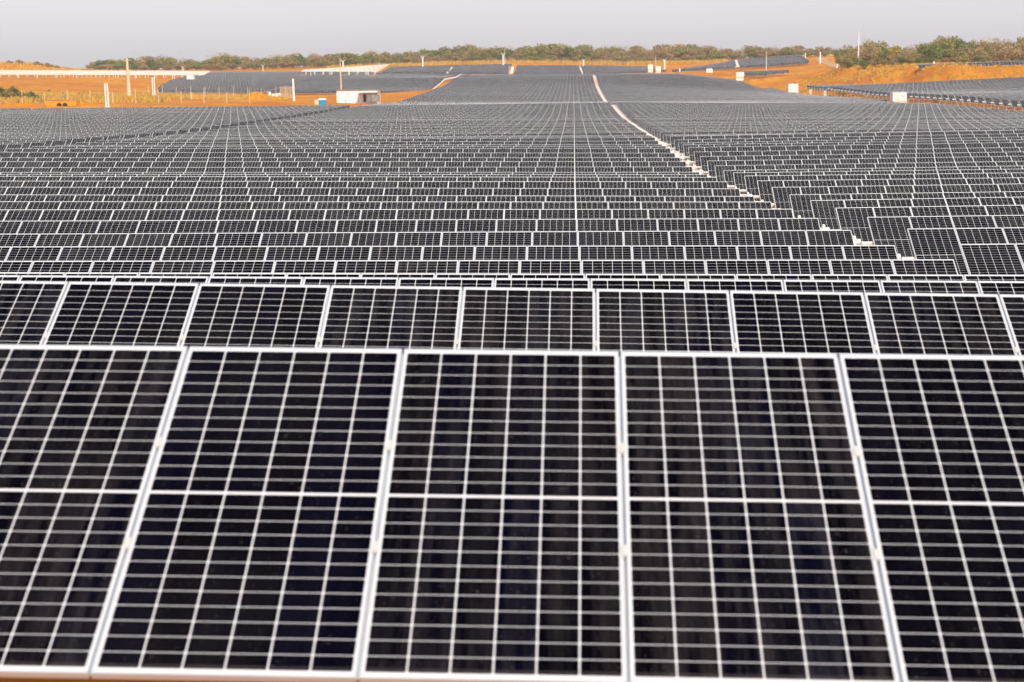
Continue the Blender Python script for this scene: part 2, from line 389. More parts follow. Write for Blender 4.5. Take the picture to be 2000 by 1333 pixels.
# ------------------------------------------------------------------ ground: one sheet through all known heights
ctrl = []
def gp(x, y, Y): q = at(x, y, Y); ctrl.append((q.x, q.y, q.z)); return q
GOFF = TOP.z+TH
for t in TABLES:
    Y, blk, n, X0, nm, z0, z1 = t
    if blk in ('W', 'E', 'W2', 'E2', 'F') and n > 14 and n % 3 and not (blk in ('W', 'E') and n > 94): continue
    if blk in ('G', 'H') and n % 4: continue
    if blk == 'E' and n <= 30 and nm == 53: fr = (0., .2, .45)
    else: fr = (0., .5, 1.)
    for f in fr: ctrl.append((X0+f*nm*P, Y-.9, z0+(z1-z0)*f-GOFF-(.05 if n < 40 else .0)-(.35 if blk in ('W', 'E') and n > 90 else 0)-(1.5*(1-f) if blk == 'E2' and X0 < 62*P else 0)))
for q in [(50,209,362),(300,208,365),(500,206,370),(629,206.5,388),(705,201.5,420),(250,196,450),(120,196,440),(20,196,440),
 (50,180,520),(200,185,560),(0,175,600),(100,174,620),(230,178,600),(150,164,680),(300,168,690),(345,161,715),(450,187.5,545),(560,192,520),(0,153.5,738),(100,153.5,738),(250,153.5,738),(371,158,705),(-60,153.5,738),
 (0,123,900),(35,122,900),(75,125,900),(110,131,900),(140,136,900),(185,137,930),
 (-100,122,900),(200,136.5,950),(330,137,950),(450,136,950),(560,132,960),(650,128,960),(760,125,960),(900,121.5,950),(1100,121,950),(1300,122,950),
 (1400,118,950),(1500,110,950),(1600,109,950),(1650,112,900),(760,131.5,885),(900,127.2,885),(1000,125,885),(1100,126.5,885),(1250,128,885),

 (1310,141,740),(1450,136,740),(1585,127.5,740),(1400,143,690),(1470,152,640),(1500,166,590),(1545,181,540),(1590,170,560),(1600,140,610),(1540,139,700),
 (1605,112,820),(1640,118,760),(1680,133,640),(1700,168,500),(1700,133,575),(1800,165,470),(1850,132,508),(1900,162,466),(2000,159.5,460),(2100,155,460),
 (1760,132.5,535),(1990,130.5,506),(1930,131,506),(2100,130,506),(1640,136,590),(1660,132.5,575),(1655,131,600),(1652,130.5,630),(1700,131,640),(1850,129.5,610),(1990,129,590),(2100,129,580),(1820,120,700),
 (2000,116,700),(1750,118,800),(2000,112,800)]: gp(*q)
for X in (-60, -25, 0, 25, 60):
    for Y in (-40, -15, 2): ctrl.append((X, Y, -.02*X*0+.05))
for X in (-2500, -1200, -500, 0, 500, 1200, 2500):
    for Y in (1400, 2400, 4000): ctrl.append((X, Y, at(1000, 128, Y).z-8))
ctrl += [(-200, 100, -3), (-260, 200, -4.5), (-330, 320, -5.5), (300, 120, -3), (220, 60, -1), (-150, 40, -1), (420, 320, 0), (520, 500, 6), (-420, 480, -3), (-560, 700, 0)]
for Yx in (745, 800, 850):
    t = (Yx-745)/105
    for xx in (-60, 80, 220, 400): q = at(xx, 145.8*(1-t)+138.6*t, Yx); ctrl.append((q.x, q.y, q.z-1.5))
for Yx in (770, 818, 866):
    t = (Yx-770)/96
    for u in (0, .5, 1.): q = at(588+10*t+u*(150+13*t), (139.8-3.*t)*(1-u)+(140.6-14.4*t)*u, Yx); ctrl.append((q.x, q.y, q.z-1.4))
C = np.array(ctrl); S = 40.0
def _phi(r): return np.sqrt(r*r+ (1.5/S)**2)
def _dist(A, B): return np.sqrt(((A[:, None, :]-B[None, :, :])**2).sum(-1))/S
K = _phi(_dist(C[:, :2], C[:, :2]))
nC = len(C); K[np.arange(nC), np.arange(nC)] -= .004
PB = np.c_[np.ones(nC), C[:, 0]/1000, C[:, 1]/1000]
A_ = np.zeros((nC+3, nC+3)); A_[:nC, :nC] = K; A_[:nC, nC:] = PB; A_[nC:, :nC] = PB.T
sol = np.linalg.lstsq(A_, np.r_[C[:, 2], 0, 0, 0], rcond=None)[0]
def ground_z(XY):
    XY = np.atleast_2d(np.array(XY, dtype=float)); out = np.empty(len(XY))
    for i in range(0, len(XY), 4000):
        q = XY[i:i+4000]; out[i:i+4000] = _phi(_dist(q, C[:, :2])) @ sol[:nC]+np.c_[np.ones(len(q)), q/1000] @ sol[nC:]
    return out
def gz(x, y): return float(ground_z([(x, y)])[0])
ys = np.unique(np.r_[np.linspace(-40, 20, 8), np.geomspace(22, 430, 80), np.linspace(434, 980, 170), np.geomspace(990, 4500, 24)])
tt = np.r_[np.linspace(-.75, -.40, 8), np.linspace(-.38, .36, 170), np.linspace(.38, .75, 8)]
gx = np.array([[t*(abs(y)+60) for t in tt] for y in ys]); gy = np.repeat(ys[:, None], len(tt), 1)
gzz = ground_z(np.c_[gx.ravel(), gy.ravel()]).reshape(gx.shape)
vs = np.c_[gx.ravel(), gy.ravel(), gzz.ravel()]; nt_ = len(tt)
fs = [(i*nt_+j, i*nt_+j+1, (i+1)*nt_+j+1, (i+1)*nt_+j) for i in range(len(ys)-1) for j in range(nt_-1)]
me = bpy.data.meshes.new('ground'); me.from_pydata(vs.tolist(), [], fs); me.materials.append(MAT['earth']); me.polygons.foreach_set('use_smooth', [True]*len(fs)); me.update()
g_ = link('ground', me); g_['kind'] = 'structure'

# ------------------------------------------------------------------ build the tracker rows
TABLES.sort(key=lambda t: t[0])
def tlabel(blk, n, X0=0):
    if blk == 'W':
        if n <= 25: return f"long row of dark tilted solar panels, {ORD[n]} from the front, left of the stepped gap"
        return 'distant solar panel row in the middle block, left of the thin white strip'
    if blk == 'E':
        if n <= 25: return f"solar panel row starting right of the stepped gap, {ORD[n]} row counting from the front"
        return 'distant solar panel row in the block right of the thin white strip'
    return {'W2': 'distant solar panel row in the left block, below the bare orange yard',
            'E2': 'raised solar panel row at far right, its end panel fully visible below the orange bank',
            'F': 'far solar panel row on the slope behind the white site hut',
            'G': 'very far solar panel row just below the orange strip and treeline',
            'H': 'far solar panel row on the rising field right of centre',
            'J': 'short far solar panel row beside the small white cabins', 'K': 'solar panel row along the top of the orange bank at far right'}[blk]
TGROUP = {'W': 'solar panel rows left of the white strip', 'E': 'solar panel rows right of the white strip', 'W2': 'solar panel rows of the left block',
 'E2': 'raised solar panel rows at far right', 'F': 'solar panel rows behind the site hut', 'G': 'farthest solar panel rows', 'H': 'solar panel rows on the rising field',
 'J': 'short far solar panel rows', 'K': 'solar panel rows on the bank'}
GLASS = [glass_part(i) for i in range(9)]; FRAME = frame_part(); RAIL = rail_part(); POST = post_part()
def mod_single(i):
    mb = MB(); simple_module(mb, 0, i); return mb.mesh('solar_module', ['glass', 'frame', 'back'])
SING = [mod_single(i) for i in range(9)]
stuff = MB(); count = 0
rr = random.Random(5)
for t in TABLES:
    Y, blk, n, X0, nm, z0, z1 = t
    a = math.atan2(z1-z0, nm*P); loc = (X0-TOP.x, Y-TOP.y, z0-TOP.z)
    count += 1
    if count > 300:
        R = Matrix.Translation(loc) @ Matrix.Rotation(-a, 4, 'Y')
        seed = rr.randrange(40)
        sub = MB()
        for i in range(nm): simple_module(sub, (i+.5)*P, i+seed*60)
        sub.box((nm*P/2, 0, 0), (nm*P+.7, .13, .13), 3)
        for x in posts_x(nm): sub.box((x, 0, -1.2), (.12, .12, 2.3), 3, skip=(4, 5))
        if blk == 'F' and X0 > -130*P*.8: sub.box((nm*P+.35, 0, .0), (.5, .36, .36), 4)
        i0 = len(stuff.v); stuff.v += [tuple(R @ Vector(q)) for q in sub.v]
        stuff.f += [tuple(i+i0 for i in f) for f in sub.f]; stuff.m += sub.m; stuff.uv += sub.uv
        continue
    cat = 'solar panel row'
    if n <= 20 and blk in ('W', 'E'):
        r = root('solar_tracker_row', tlabel(blk, n), cat, loc, TGROUP[blk], (0, -a, 0))
        link('torque_tube', cached(('tube', nm), lambda: tube_part(nm)), r)
        for x in posts_x(nm): link('post', POST, r, (x, 0, 0))
        for i in range(nm):
            x = (i+.5)*P
            if n <= 8:
                m_ = link('solar_module', GLASS[rr.randrange(9)], r, (x, 0, 0)); link('frame', FRAME, m_)
            else: link('solar_module', SING[rr.randrange(9)], r, (x, 0, 0))
            if n <= 4: link('mounting_rail', RAIL, r, (x+P/2, 0, 0))
    else:
        sd = rr.randrange(3); we = 1 if blk == 'E2' and X0 < 62*P else 0
        o = link('solar_tracker_row', cached((nm, sd, we), lambda: far_mesh(nm, .35, sd, we)), None, loc)
        o.rotation_euler = (0, -a, 0); tag(o, tlabel(blk, n), cat, TGROUP[blk])
st = stuff.build('far_solar_rows', ['glass', 'frame', 'back', 'steel', 'white']); st['kind'] = 'stuff'
tag(st, 'hazy mass of the farthest solar panel rows below the treeline', 'solar panels')
print('tables', len(TABLES), 'ctrl', nC)

# drive units standing in the gap between the two middle blocks
def drive_meshes():
    b = MB(); b.box((0, 0, -.02), (.80, .17, .17), 0); b.box((0, 0, .075), (.62, .24, .02), 0)
    a = MB(); a.box((.18, -.05, .04), (.07, .2, .30), 0); a.tube((.15, -.2, .05), (.15, -.75, -.25), .04, .03)
    m_ = MB(); m_.box((-.18, -.17, -.06), (.26, .16, .16), 0)
    return b.mesh('gear_housing', ['white']), a.mesh('drive_arm', ['white']), m_.mesh('motor', ['white'])
DG, DA, DM = drive_meshes()
def drive(X, Y, Z, label, group, detail):
    r = root('drive_unit', label, 'drive unit', (X, Y, Z), group)
    g_h = link('gear_housing', DG, r)
    if detail:
        g_h.scale = (.8, 1, 1)
        link('drive_arm', DA, r); link('motor', DM, r)
        for x in (-.3, .3): link('post', POST, r, (x, 0, 0))
tw = {t[2]: t for t in TABLES if t[1] == 'W'}; te = {t[2]: t for t in TABLES if t[1] == 'E' and t[3] < 10}
for n in range(4, 114):
    if n not in te or 58 < n < 66: continue
    a, b = tw[n], te[n]; xa, xb = a[3]+42*P, b[3]
    X = (xa+xb)/2; Y = (a[0]+b[0])/2-TOP.y; Z = (a[6]+b[5])/2-TOP.z+.04
    o = ORD[n] if n <= 25 else None
    drive(X, Y, Z, f"white tracker drive beam in the stepped gap at the {o} panel row" if o else 'white tracker drive beam, one of the line forming the thin white strip',
          'drive beams in the stepped gap', n < 40)
tw2 = {t[2]: t for t in TABLES if t[1] == 'W2' and t[3] > -120}
for n in (41, 42, 43, 48, 49, 50, 51, 52, 53, 54, 55):
    b = tw[n]; a = tw2[n]
    drive(b[3]-.55, b[0]-TOP.y, b[5]-TOP.z+.04, 'small white drive beam in the diagonal gap between left and middle blocks', 'drive beams in the diagonal gap', False)

for blk in ('G', 'H'):
    for a in [t for t in TABLES if t[1] == blk]:
        for b in [t for t in TABLES if t[1] == blk and t[0] == a[0]]:
            gap = b[3]-(a[3]+a[4]*P)
            if 0 < gap < 6 and (blk == 'H' or a[2] < 12):
                r = root('drive_unit', 'tiny white drive beam in the narrow gap of the ' + ('farthest panels' if blk == 'G' else 'rising panel field'), 'drive unit', (b[3]-gap/2, a[0]-TOP.y, (a[6]+b[5])/2-TOP.z+.25), 'drive beams of the far fields')
                o = link('gear_housing', DG, r); o.scale = (min(1.6, gap), 1, 1.6)
# rows not yet fitted with panels: white tubes on posts
def bare_mesh(L):
    mb = MB(); mb.box((L/2, 0, 0), (L, .30, .26), 0)
    k = max(2, round(L/7)); 
    for i in range(k): mb.box(((i+.5)*L/k, 0, -.85), (.26, .16, 1.9), 0)
    for i in range(int(L/1.15)): mb.box((i*1.15+.5, 0, .14), (.10, 1.7, .09), 0, RT)
    return mb
def _bp(big):
    mb = MB(); mb.box((0, 0, -.9), (.30 if big else .16, .16, 1.7), 0); return mb.mesh('post', ['bare'])
def bare_block(Ya, Yb, rows, front, back, label, group):
    for i in range(rows):
        t = i/(rows-1); Y = Ya+(Yb-Ya)*t
        (a, b), (c, d) = front, back
        p0 = at(a[0]*(1-t)+c[0]*t, a[1]*(1-t)+c[1]*t, Y); p1 = at(b[0]*(1-t)+d[0]*t, b[1]*(1-t)+d[1]*t, Y)
        L = p1.x-p0.x
        r = root('bare_tracker_row', label, 'bare mounting row', p0, group, (0, -math.atan2(p1.z-p0.z, L), 0))
        mb = MB(); mb.box((L/2, 0, 0), (L, .16, .15), 0)
        for k in range(int(L/2.3)): mb.box((k*2.3+.5, 0, .12), (.08, 1.2, .07), 0, RT)
        mb.build('torque_tube', ['bare'], r)
        k = max(2, round(L/(4 if i else 9)))
        pm = cached(('bp', i == 0), lambda: _bp(i == 0))
        if i < 4:
            for j in range(k): link('post', pm, r, ((j+.5)*L/k, 0, 0))
bare_block(745, 850, 18, ((-60, 145.5), (398, 147)), ((-60, 137.6), (412, 139.2)), 'bare white mounting row on short posts, far left above the orange earth', 'bare mounting rows at far left')
bare_block(770, 866, 18, ((588, 139.8), (738, 140.6)), ((598, 136.8), (761, 126.2)), 'bare pale mounting row in the slanted white field below the trees', 'bare mounting rows left of centre')

# ------------------------------------------------------------------ buildings, cabins, boxes
def onground(x, y, Y): q = at(x, y, Y); return Vector((q.x, q.y, min(q.z, gz(q.x, q.y)+.6)))
def house():
    q = at(658, 201, 425); s = px(425); W = 80*s; H = 23.5*s; D = 6.0
    r = root('site_hut', 'long low white site hut with a grey sheet lean-to at its right end', 'hut', (q.x, 425, q.z))
    mb = MB(); mb.box((W/2, D/2, H/2-.5), (W, D, H+1), 0); mb.build('wall', ['white'], r)
    mb = MB(); mb.box((W/2+.05, D/2, H+.06), (W+.5, D+.5, .12), 0); mb.build('roof', ['rust'], r)
    mb = MB(); mb.box((W*.60, -1.25, 15.2*s), (0, 0, 0), 0) if False else None
    xa, xb = 44*s, 86*s
    mb.quad([(xa, -2.6, 17.5*s), (xb, -2.6, 18.0*s), (xb, 0, 18.8*s), (xa, 0, 18.6*s)], 0); mb.quad([(xa, 0, 18.3*s), (xb, 0, 18.5*s), (xb, -2.6, 17.7*s), (xa, -2.6, 17.2*s)], 0)
    mb.quad([(xa, -2.6, 17.2*s), (xb, -2.6, 17.7*s), (xb, -2.6, 18.0*s), (xa, -2.6, 17.5*s)], 0); mb.build('lean_to_roof', ['rust'], r)
    for k, x in enumerate((45*s, 52*s, 62*s, 70*s, 85*s)):
        mb = MB(); mb.box((x, -2.45, 8*s), (.14, .14, 17*s), 0); mb.build('support_post', ['rust'], r)
    for k, (x0, x1, z1) in enumerate(((61*s, 70*s, 12*s), (70.5*s, 78*s, 13*s), (78.5*s, 84.5*s, 12.5*s))):
        mb = MB(); mb.box(((x0+x1)/2, -2.2, z1/2+.2), (x1-x0, .08, z1), 0); mb.build('sheet_panel', ['greysheet'], r)
    mb = MB(); mb.box((16.8*s, -.06, 3*s), (1.2*s, .1, 5.6*s), 0); mb.build('door', ['rust'], r)
    mb = MB(); mb.box((54.5*s, -.06, 8*s), (5*s, .1, 15*s), 0); mb.build('doorway', ['dark'], r)
    mb = MB(); mb.box((21*s, -.06, 16.5*s), (3.5*s, .08, 1.4*s), 0); mb.build('vent', ['greysheet'], r)
house()
def toilet():
    q = at(622, 207, 388); s = px(388)
    r = root('portable_toilet', 'small blue booth with a white domed roof left of the hut', 'portable toilet', (q.x, 388, q.z))
    mb = MB(); mb.box((7*s, .8, 5.5*s), (13*s, 1.5, 11*s+.1), 0); mb.build('cabin', ['blue'], r)
    mb = MB(); mb.box((7*s, .8, 12*s), (14.4*s, 1.65, 2*s), 0); mb.box((7*s, .8, 13.6*s), (13*s, 1.4, 1.3*s), 0); mb.build('roof', ['white'], r)
    mb = MB(); mb.box((7*s, .02, 5.4*s), (9*s, .05, 10*s), 0); mb.build('door', ['blue'], r)
    q = at(615, 204.5, 392)
    r = root('cream_crate', 'low cream box standing against the blue booth', 'box', (q.x, 392, q.z))
    mb = MB(); mb.box((3*s, .6, 4*s), (6.4*s, 1.2, 8.5*s), 0); mb.build('body', ['cream'], r)
    mb = MB(); mb.box((3*s, .6, 8.5*s), (6.9*s, 1.3, .12), 0); mb.build('lid', ['cream'], r)
toilet()
CAB = [(365, 378, 146.5, 158, 705, 'small white cabin between the bare mounting rows and the panel slope at left', 3),
 (1266, 1275, 127, 137, 780, 'small white cabin at the right end of the farthest panels, left one of two', 2.5),
 (1282, 1290.5, 130, 140, 770, 'small white cabin at the right end of the farthest panels, right one of two', 2.5),
 (1380, 1391.5, 135, 143.5, 700, 'white cabin below the rising panel field right of centre', 2.5),
 (1438, 1452.5, 142, 152, 640, 'white cabin where the central panels meet the orange slope', 2.5),
 (1540, 1558.5, 165, 182, 548, 'square white cabin at the foot of the orange bank', 3),
 (1744, 1770, 182, 200, 362, 'largest white cabin, beside the raised panel rows at right', 3.5)]
for x0, x1, y0, y1, Y, lab, D in CAB:
    q = at(x0, y1, Y); s = px(Y); W, H = (x1-x0)*s, (y1-y0)*s
    r = root('inverter_cabin', lab, 'cabin', (q.x, Y, q.z), 'white inverter cabins')
    mb = MB(); mb.box((W/2, D/2, H/2-.6), (W, D, H+1.2-.1), 0); mb.build('wall', ['white'], r)
    mb = MB(); mb.box((W/2, D/2, H+.0), (W+.12, D+.12, .14), 0); mb.build('roof', ['bare'], r)
    mb = MB(); mb.box((W/2, D/2, .05), (W+.3, D+.3, .5), 0); mb.build('plinth', ['concrete'], r)
    mb = MB(); mb.box((W*.3, -.02, H*.45), (W*.28, .04, H*.72), 0); mb.build('door', ['bare'], r)
    mb = MB(); mb.box((W*.72, -.02, H*.62), (W*.25, .04, H*.25), 0); mb.build('louvre', ['steel'], r)
for x0, x1, y0, y1, Y, lab in [(1824, 1832, 195.5, 208, 372, 'small cream cabinet with a lit side below the raised panel rows'),
  (1581, 1585.5, 176, 187, 505, 'slim cream cabinet under the left end of the raised rows, left of two'),
  (1609, 1615, 178.5, 190, 480, 'slim cream cabinet under the left end of the raised rows, right of two')]:
    q = at(x0, y1, Y); s = px(Y); W, H = (x1-x0)*s, (y1-y0)*s
    r = root('equipment_cabinet', lab, 'cabinet', (q.x, Y, q.z), 'cream cabinets under the raised rows')
    mb = MB(); mb.box((W/2, .3, H/2-.3), (W, .6, H+.6), 0); mb.build('body', ['cream'], r)
    mb = MB(); mb.box((W/2, .3, H+.05), (W+.1, .7, .1), 0); mb.build('cap', ['white'], r)
# white drums by the netted enclosure
for k, (x, y0, y1, Y) in enumerate([(527, 180, 190.5, 530), (534, 184, 190, 530), (540, 183, 189.5, 532), (546, 182.5, 189, 534), (500, 186, 191, 528)]):
    q = at(x, y1, Y); s = px(Y); H = (y1-y0)*s
    r = root('white_drum', ['tallest white drum beside the netted enclosure', 'second white drum from the left of the low three, by the netting', 'middle white drum of the low three by the netting', 'white drum standing closest to the netted enclosure', 'low white drum half behind the earth mound'][k],
             'drum', (q.x, Y, q.z-.2), 'white drums on the orange yard')
    mb = MB(); mb.tube((0, 0, 0), (0, 0, H*.82+.2), .42, .44, 12); mb.tube((0, 0, H*.82+.2), (0, 0, H+.2), .40, .28, 12); mb.build('drum_body', ['white'], r)
    mb = MB(); mb.tube((0, 0, H+.2), (0, 0, H+.27), .2, .2, 10); mb.build('lid', ['bare'], r)
def netting():
    q = at(548, 196, 500); s = px(500); W, H, D = 20*s, 27*s, 3.
    r = root('netted_enclosure', 'straw coloured netted frame enclosure left of the white post', 'enclosure', (q.x, 500, q.z-.2))
    for x in (0, W/2, W):
        for y in (0, D): mb = MB(); mb.box((x, y, H/2), (.12, .12, H), 0); mb.build('post', ['concrete'], r)
    mb = MB()
    for i in range(int(W/.28)+1):
        for y in (0, D): mb.box((i*.28, y, H/2), (.05, .03, H), 0)
    for k in range(int(H/.3)+1):
        for y in (-.02, D+.02): mb.box((W/2, y, k*.3), (W, .03, .05), 0)
    mb.build('netting', ['netting'], r)
netting()

# ------------------------------------------------------------------ poles
def pole(name, label, cat, x, y0, y1, Y, w0, w1, mat, xt=None, extra=None, group=None):
    b = at(x, y1, Y); t = at(xt if xt is not None else x, y0, Y)
    g = gz(b.x, b.y); bz = min(b.z, g)-.3
    r = root(name, label, cat, (b.x, b.y, bz), group)
    mb = MB(); mb.tube((0, 0, 0), (t.x-b.x, 0, t.z-bz), w0/2, w1/2, 10); mb.build('shaft', [mat], r)
    top = Vector((t.x-b.x, 0, t.z-bz))
    if extra == 'arms':
        mb = MB(); mb.box(top+Vector((0, 0, -.7)), (2.4, .12, .12), 0); mb.build('crossarm', [mat], r)
    if extra == 'cap':
        mb = MB(); mb.box(top+Vector((0, 0, .1)), (1.0, .5, .5), 0); mb.build('lamp_head', ['rust'], r)
    if extra == 'fork':
        mb = MB()
        for sx in (-1, 1): mb.tube(top+Vector((0, 0, -.1)), top+Vector((sx*.9, 0, .9)), .17, .12, 8)
        mb.build('forked_bracket', [mat], r)
    if extra == 'rod':
        mb = MB(); mb.tube(top, top+Vector((0, 0, 1.2)), .04, .02, 6); mb.build('lightning_rod', ['steel'], r)
pole('concrete_pole', 'tall thick tapering concrete pole on the orange ground at left', 'pole', 253, 113, 196, 455, 1.25, .55, 'concrete', 247.5, 'arms')
for x, xt, lab in ((207.5, 204.5, 'left post of the larger white post pair at the edge of the panels'), (212.5, 209, 'right post of the larger white post pair at the edge of the panels')):
    pole('white_post', lab, 'post', x, 163, 212, 350, .32, .28, 'white', xt, group='large white post pair')
for x, xt, lab in ((299, 297, 'left post of the smaller white post pair behind the concrete pole'), (303, 300.5, 'right post of the smaller white post pair behind the concrete pole')):
    pole('white_post', lab, 'post', x, 151.5, 188, 470, .30, .26, 'white', xt, group='small white post pair')
pole('camera_post', 'white post with a dark head between the netting and the hut', 'post', 574.5, 153, 199, 450, .6, .45, 'white', 572, 'cap')
pole('lightning_mast', 'thin pale mast rising behind the white hut', 'mast', 667, 114, 190, 470, .5, .22, 'concrete', 664, 'rod')
pole('lightning_mast', 'tallest thin mast in front of the trees at right', 'mast', 1676, 62, 136, 600, .62, .24, 'white', 1677.5, 'rod')
pole('lightning_mast', 'thin mast right of the rising panel field, against the trees', 'mast', 1496.5, 101, 140, 700, .30, .16, 'white', 1497)
pole('lightning_mast', 'thin mast above the two small cabins at centre right', 'mast', 1281, 110, 134, 780, .26, .14, 'white', 1280.5)
pole('lightning_mast', 'thin mast right of the forked post below the central trees', 'mast', 986, 97, 124, 880, .3, .16, 'white', 985.5)
for x, y0, y1, lab in [(513.5, 128, 138.5, 'forked white post left of the dark green tree'), (670, 119, 129, 'forked white post beside the thin mast above the slanted white field'), (825.5, 111, 126, 'forked white post above the left part of the farthest panels'),
   (982.5, 106, 122, 'forked white post beside a thin mast below the central trees'), (1139.5, 117, 129, 'forked white post above the end of the thin white strip'), (1298, 117, 130, 'forked white post just right of the two small cabins'), (357, 131, 141, 'forked pale post above the white bare rows at left')]:
    pole('forked_post', lab, 'post', x, y0+2, y1, 860, .75, .65, 'concrete' if x < 600 else 'white', None, 'fork', 'forked posts along the treeline')
for x, y0, y1, Y, w, lab in [(1602, 102, 120, 760, .7, 'white post on the orange slope left of the track'), (1634.5, 120, 135, 660, .6, 'white post on the bank beside the curving track'),
   (1671.5, 126, 134, 620, .55, 'short white post left of the tallest mast'), (1573, 104, 109, 850, .6, 'tiny white post at the top corner of the rising panel field'), (1824, 120.5, 128, 540, .6, 'short white post behind the panels on the bank'),
   (1327.5, 134, 141, 740, .7, 'short white post at the foot of the rising panel field')]:
    pole('marker_post', lab, 'post', x, y0, y1, Y, w, w*.9, 'white', None, None, 'short white posts at right')
pole('marker_post', 'short leaning cream post on the orange ground behind the wire fence', 'post', 374, 181, 192, 470, .35, .3, 'concrete', 372.3)

# wire fences on the left yard
def fence(label, pts, Y, h, sp, dens=True):
    s = px(Y)
    p0 = at(pts[0][0], pts[0][1], Y); r = root('wire_fence', label, 'fence', (p0.x, Y, p0.z))
    W = at(pts[-1][0], pts[-1][1], Y).x-p0.x; k = int(W/sp); top = []
    for i in range(k+1):
        x = i*sp; g = gz(p0.x+x, Y); h_ = h*(1+.12*math.sin(i*2.3))
        mb = MB(); mb.box((x, 0, g-p0.z+h_/2), (.11, .11, h_), 0); mb.build('post', ['concrete'], r); top.append((x, g-p0.z, h_))
    mb = MB()
    for a, b in zip(top, top[1:]):
        for q in range(6):
            f_ = (q+.4)/6
            mb.tube((a[0], 0, a[1]+h*f_), (b[0], 0, b[1]+h*f_), .012, seg=4, caps=False)
    mb.build('wire', ['wire'], r)
fence('tall wire fence with pale posts crossing the orange yard at left', [(0, 206), (520, 206)], 385, 3.0, 5.2)
fence('wire fence in front of the far panel slope at left', [(290, 186), (560, 190)], 500, 3.2, 4.2)
fence('low wire fence along the foot of the central treeline', [(700, 128), (1300, 128)], 900, 2.2, 9)

# earth heaps and the trough-like orange box with wheels at the left edge
def heap(label, x0, x1, ytop, ybase, Y, D, seed):
    a, b = at(x0, ybase, Y), at(x1, ybase, Y); H = (ybase-ytop)*px(Y); rs = np.random.RandomState(seed)
    mb = MB(); nx, ny = 28, 10; W = b.x-a.x; G = []
    for j in range(ny+1):
        for i in range(nx+1):
            u, v = i/nx*2-1, j/ny*2-1
            z = H*max(0, 1-(u*u*.9+v*v))**.7*(1+.18*rs.rand())
            X, Yy = a.x+W*i/nx, Y+D*v/2; G.append((X, Yy, (a.z if abs(u) < .98 else a.z-.3)+z-.25))
    for j in range(ny):
        for i in range(nx): mb.quad([G[j*(nx+1)+i], G[j*(nx+1)+i+1], G[(j+1)*(nx+1)+i+1], G[(j+1)*(nx+1)+i]])
    tag(mb.build('earth_heap', ['earth']), label, 'earth heap')
heap('orange earth mound left of the netted enclosure', 478, 522, 180, 198, 470, 9, 1)
heap('low bright orange earth heap at the left edge of the panels', 148, 188, 199, 210, 372, 5, 2)
heap('small dark orange mound behind the panels at far left', -10, 88, 201, 210, 374, 5, 3)
def skip():
    Y = 366; q = at(90, 210.5, Y); s = px(Y); W, H = 60*s, 12*s
    r = root('orange_trailer', 'flat orange trailer box with two black wheels behind the left panels', 'trailer', (q.x, Y, q.z))
    mb = MB(); mb.box((W/2, 1.1, H/2+.25), (W, 2.2, H), 0); mb.build('box_body', [plain('ochre_orange_paint', (.70, .27, .02), .7, 0, .3, .12, .8)], r)
    mb = MB(); mb.box((W/2, -.03, H+.2), (W, .08, .14), 0); mb.build('rim', ['rust'], r)
    for x in (26.5*s, 38*s):
        mb = MB(); mb.tube((x, -.28, .45), (x, -.02, .45), .5, seg=16); mb.build('wheel', ['rubber'], r)
skip()
# track on the right slope
def ribbon(name, pts, w, mat):
    mb = MB(); L = [at(x, y, Y) for x, y, Y in pts]; rows = []
    for i in range(len(L)-1):
        for t in np.linspace(0, 1, 9)[:-1]: rows.append(L[i].lerp(L[i+1], t))
    rows.append(L[-1]); e = []
    for i, q in enumerate(rows):
        d = (rows[min(i+1, len(rows)-1)]-rows[max(i-1, 0)]); d.z = 0; d.normalize(); nrm = Vector((-d.y, d.x, 0))*w/2
        e.append([(q.x+k*nrm.x, q.y+k*nrm.y, gz(q.x+k*nrm.x, q.y+k*nrm.y)+.12) for k in (-1, 0, 1)])
    for a, b in zip(e, e[1:]):
        for k in (0, 1): mb.quad([a[k], a[k+1], b[k+1], b[k]])
    o = mb.build(name, [mat]); o['kind'] = 'structure'
ribbon('track', [(1604, 112, 820), (1612, 118, 770), (1628, 124, 720), (1650, 131, 670), (1682, 133.5, 640), (1740, 131, 640)], 5, 'track')

# ------------------------------------------------------------------ trees
def crown_mesh(kind, seed, n, size):
    rs = np.random.RandomState(seed); lobes = []
    for i in range(9):
        a = rs.rand()*6.28; rr_ = .36*rs.rand()**.5
        lobes.append((rr_*math.cos(a)*1.25, rr_*math.sin(a)*1.25, .42+.40*rs.rand()-(rr_*.4), .16+.13*rs.rand()))
    lobes.append((0, 0, .30, .26))
    V, F = [], []
    for i in range(n):
        l = lobes[rs.randint(len(lobes))]; d = rs.randn(3); d /= np.linalg.norm(d)
        rad_ = l[3]*(.55+.5*rs.rand()) if kind != 'bare' else l[3]*(1.35*rs.rand()**.7)
        c = np.array([l[0]+d[0]*rad_*1.15, l[1]+d[1]*rad_*1.15, l[2]+d[2]*rad_*.85])
        if c[2] < .02: c[2] = .02+.1*rs.rand()
        s = size*(.55+.9*rs.rand()); u = rs.randn(3); u /= np.linalg.norm(u); v = np.cross(u, rs.randn(3)); v /= np.linalg.norm(v)
        if kind == 'bare': u *= 1.9; v *= .28
        k = len(V); V += [tuple(c-u*s-v*s*.6), tuple(c+u*s*.3-v*s), tuple(c+u*s+v*s*.5), tuple(c-u*s*.2+v*s)]; F.append((k, k+1, k+2, k+3))
    me = bpy.data.meshes.new('crown'); me.from_pydata(V, [], F); me.update(); return me
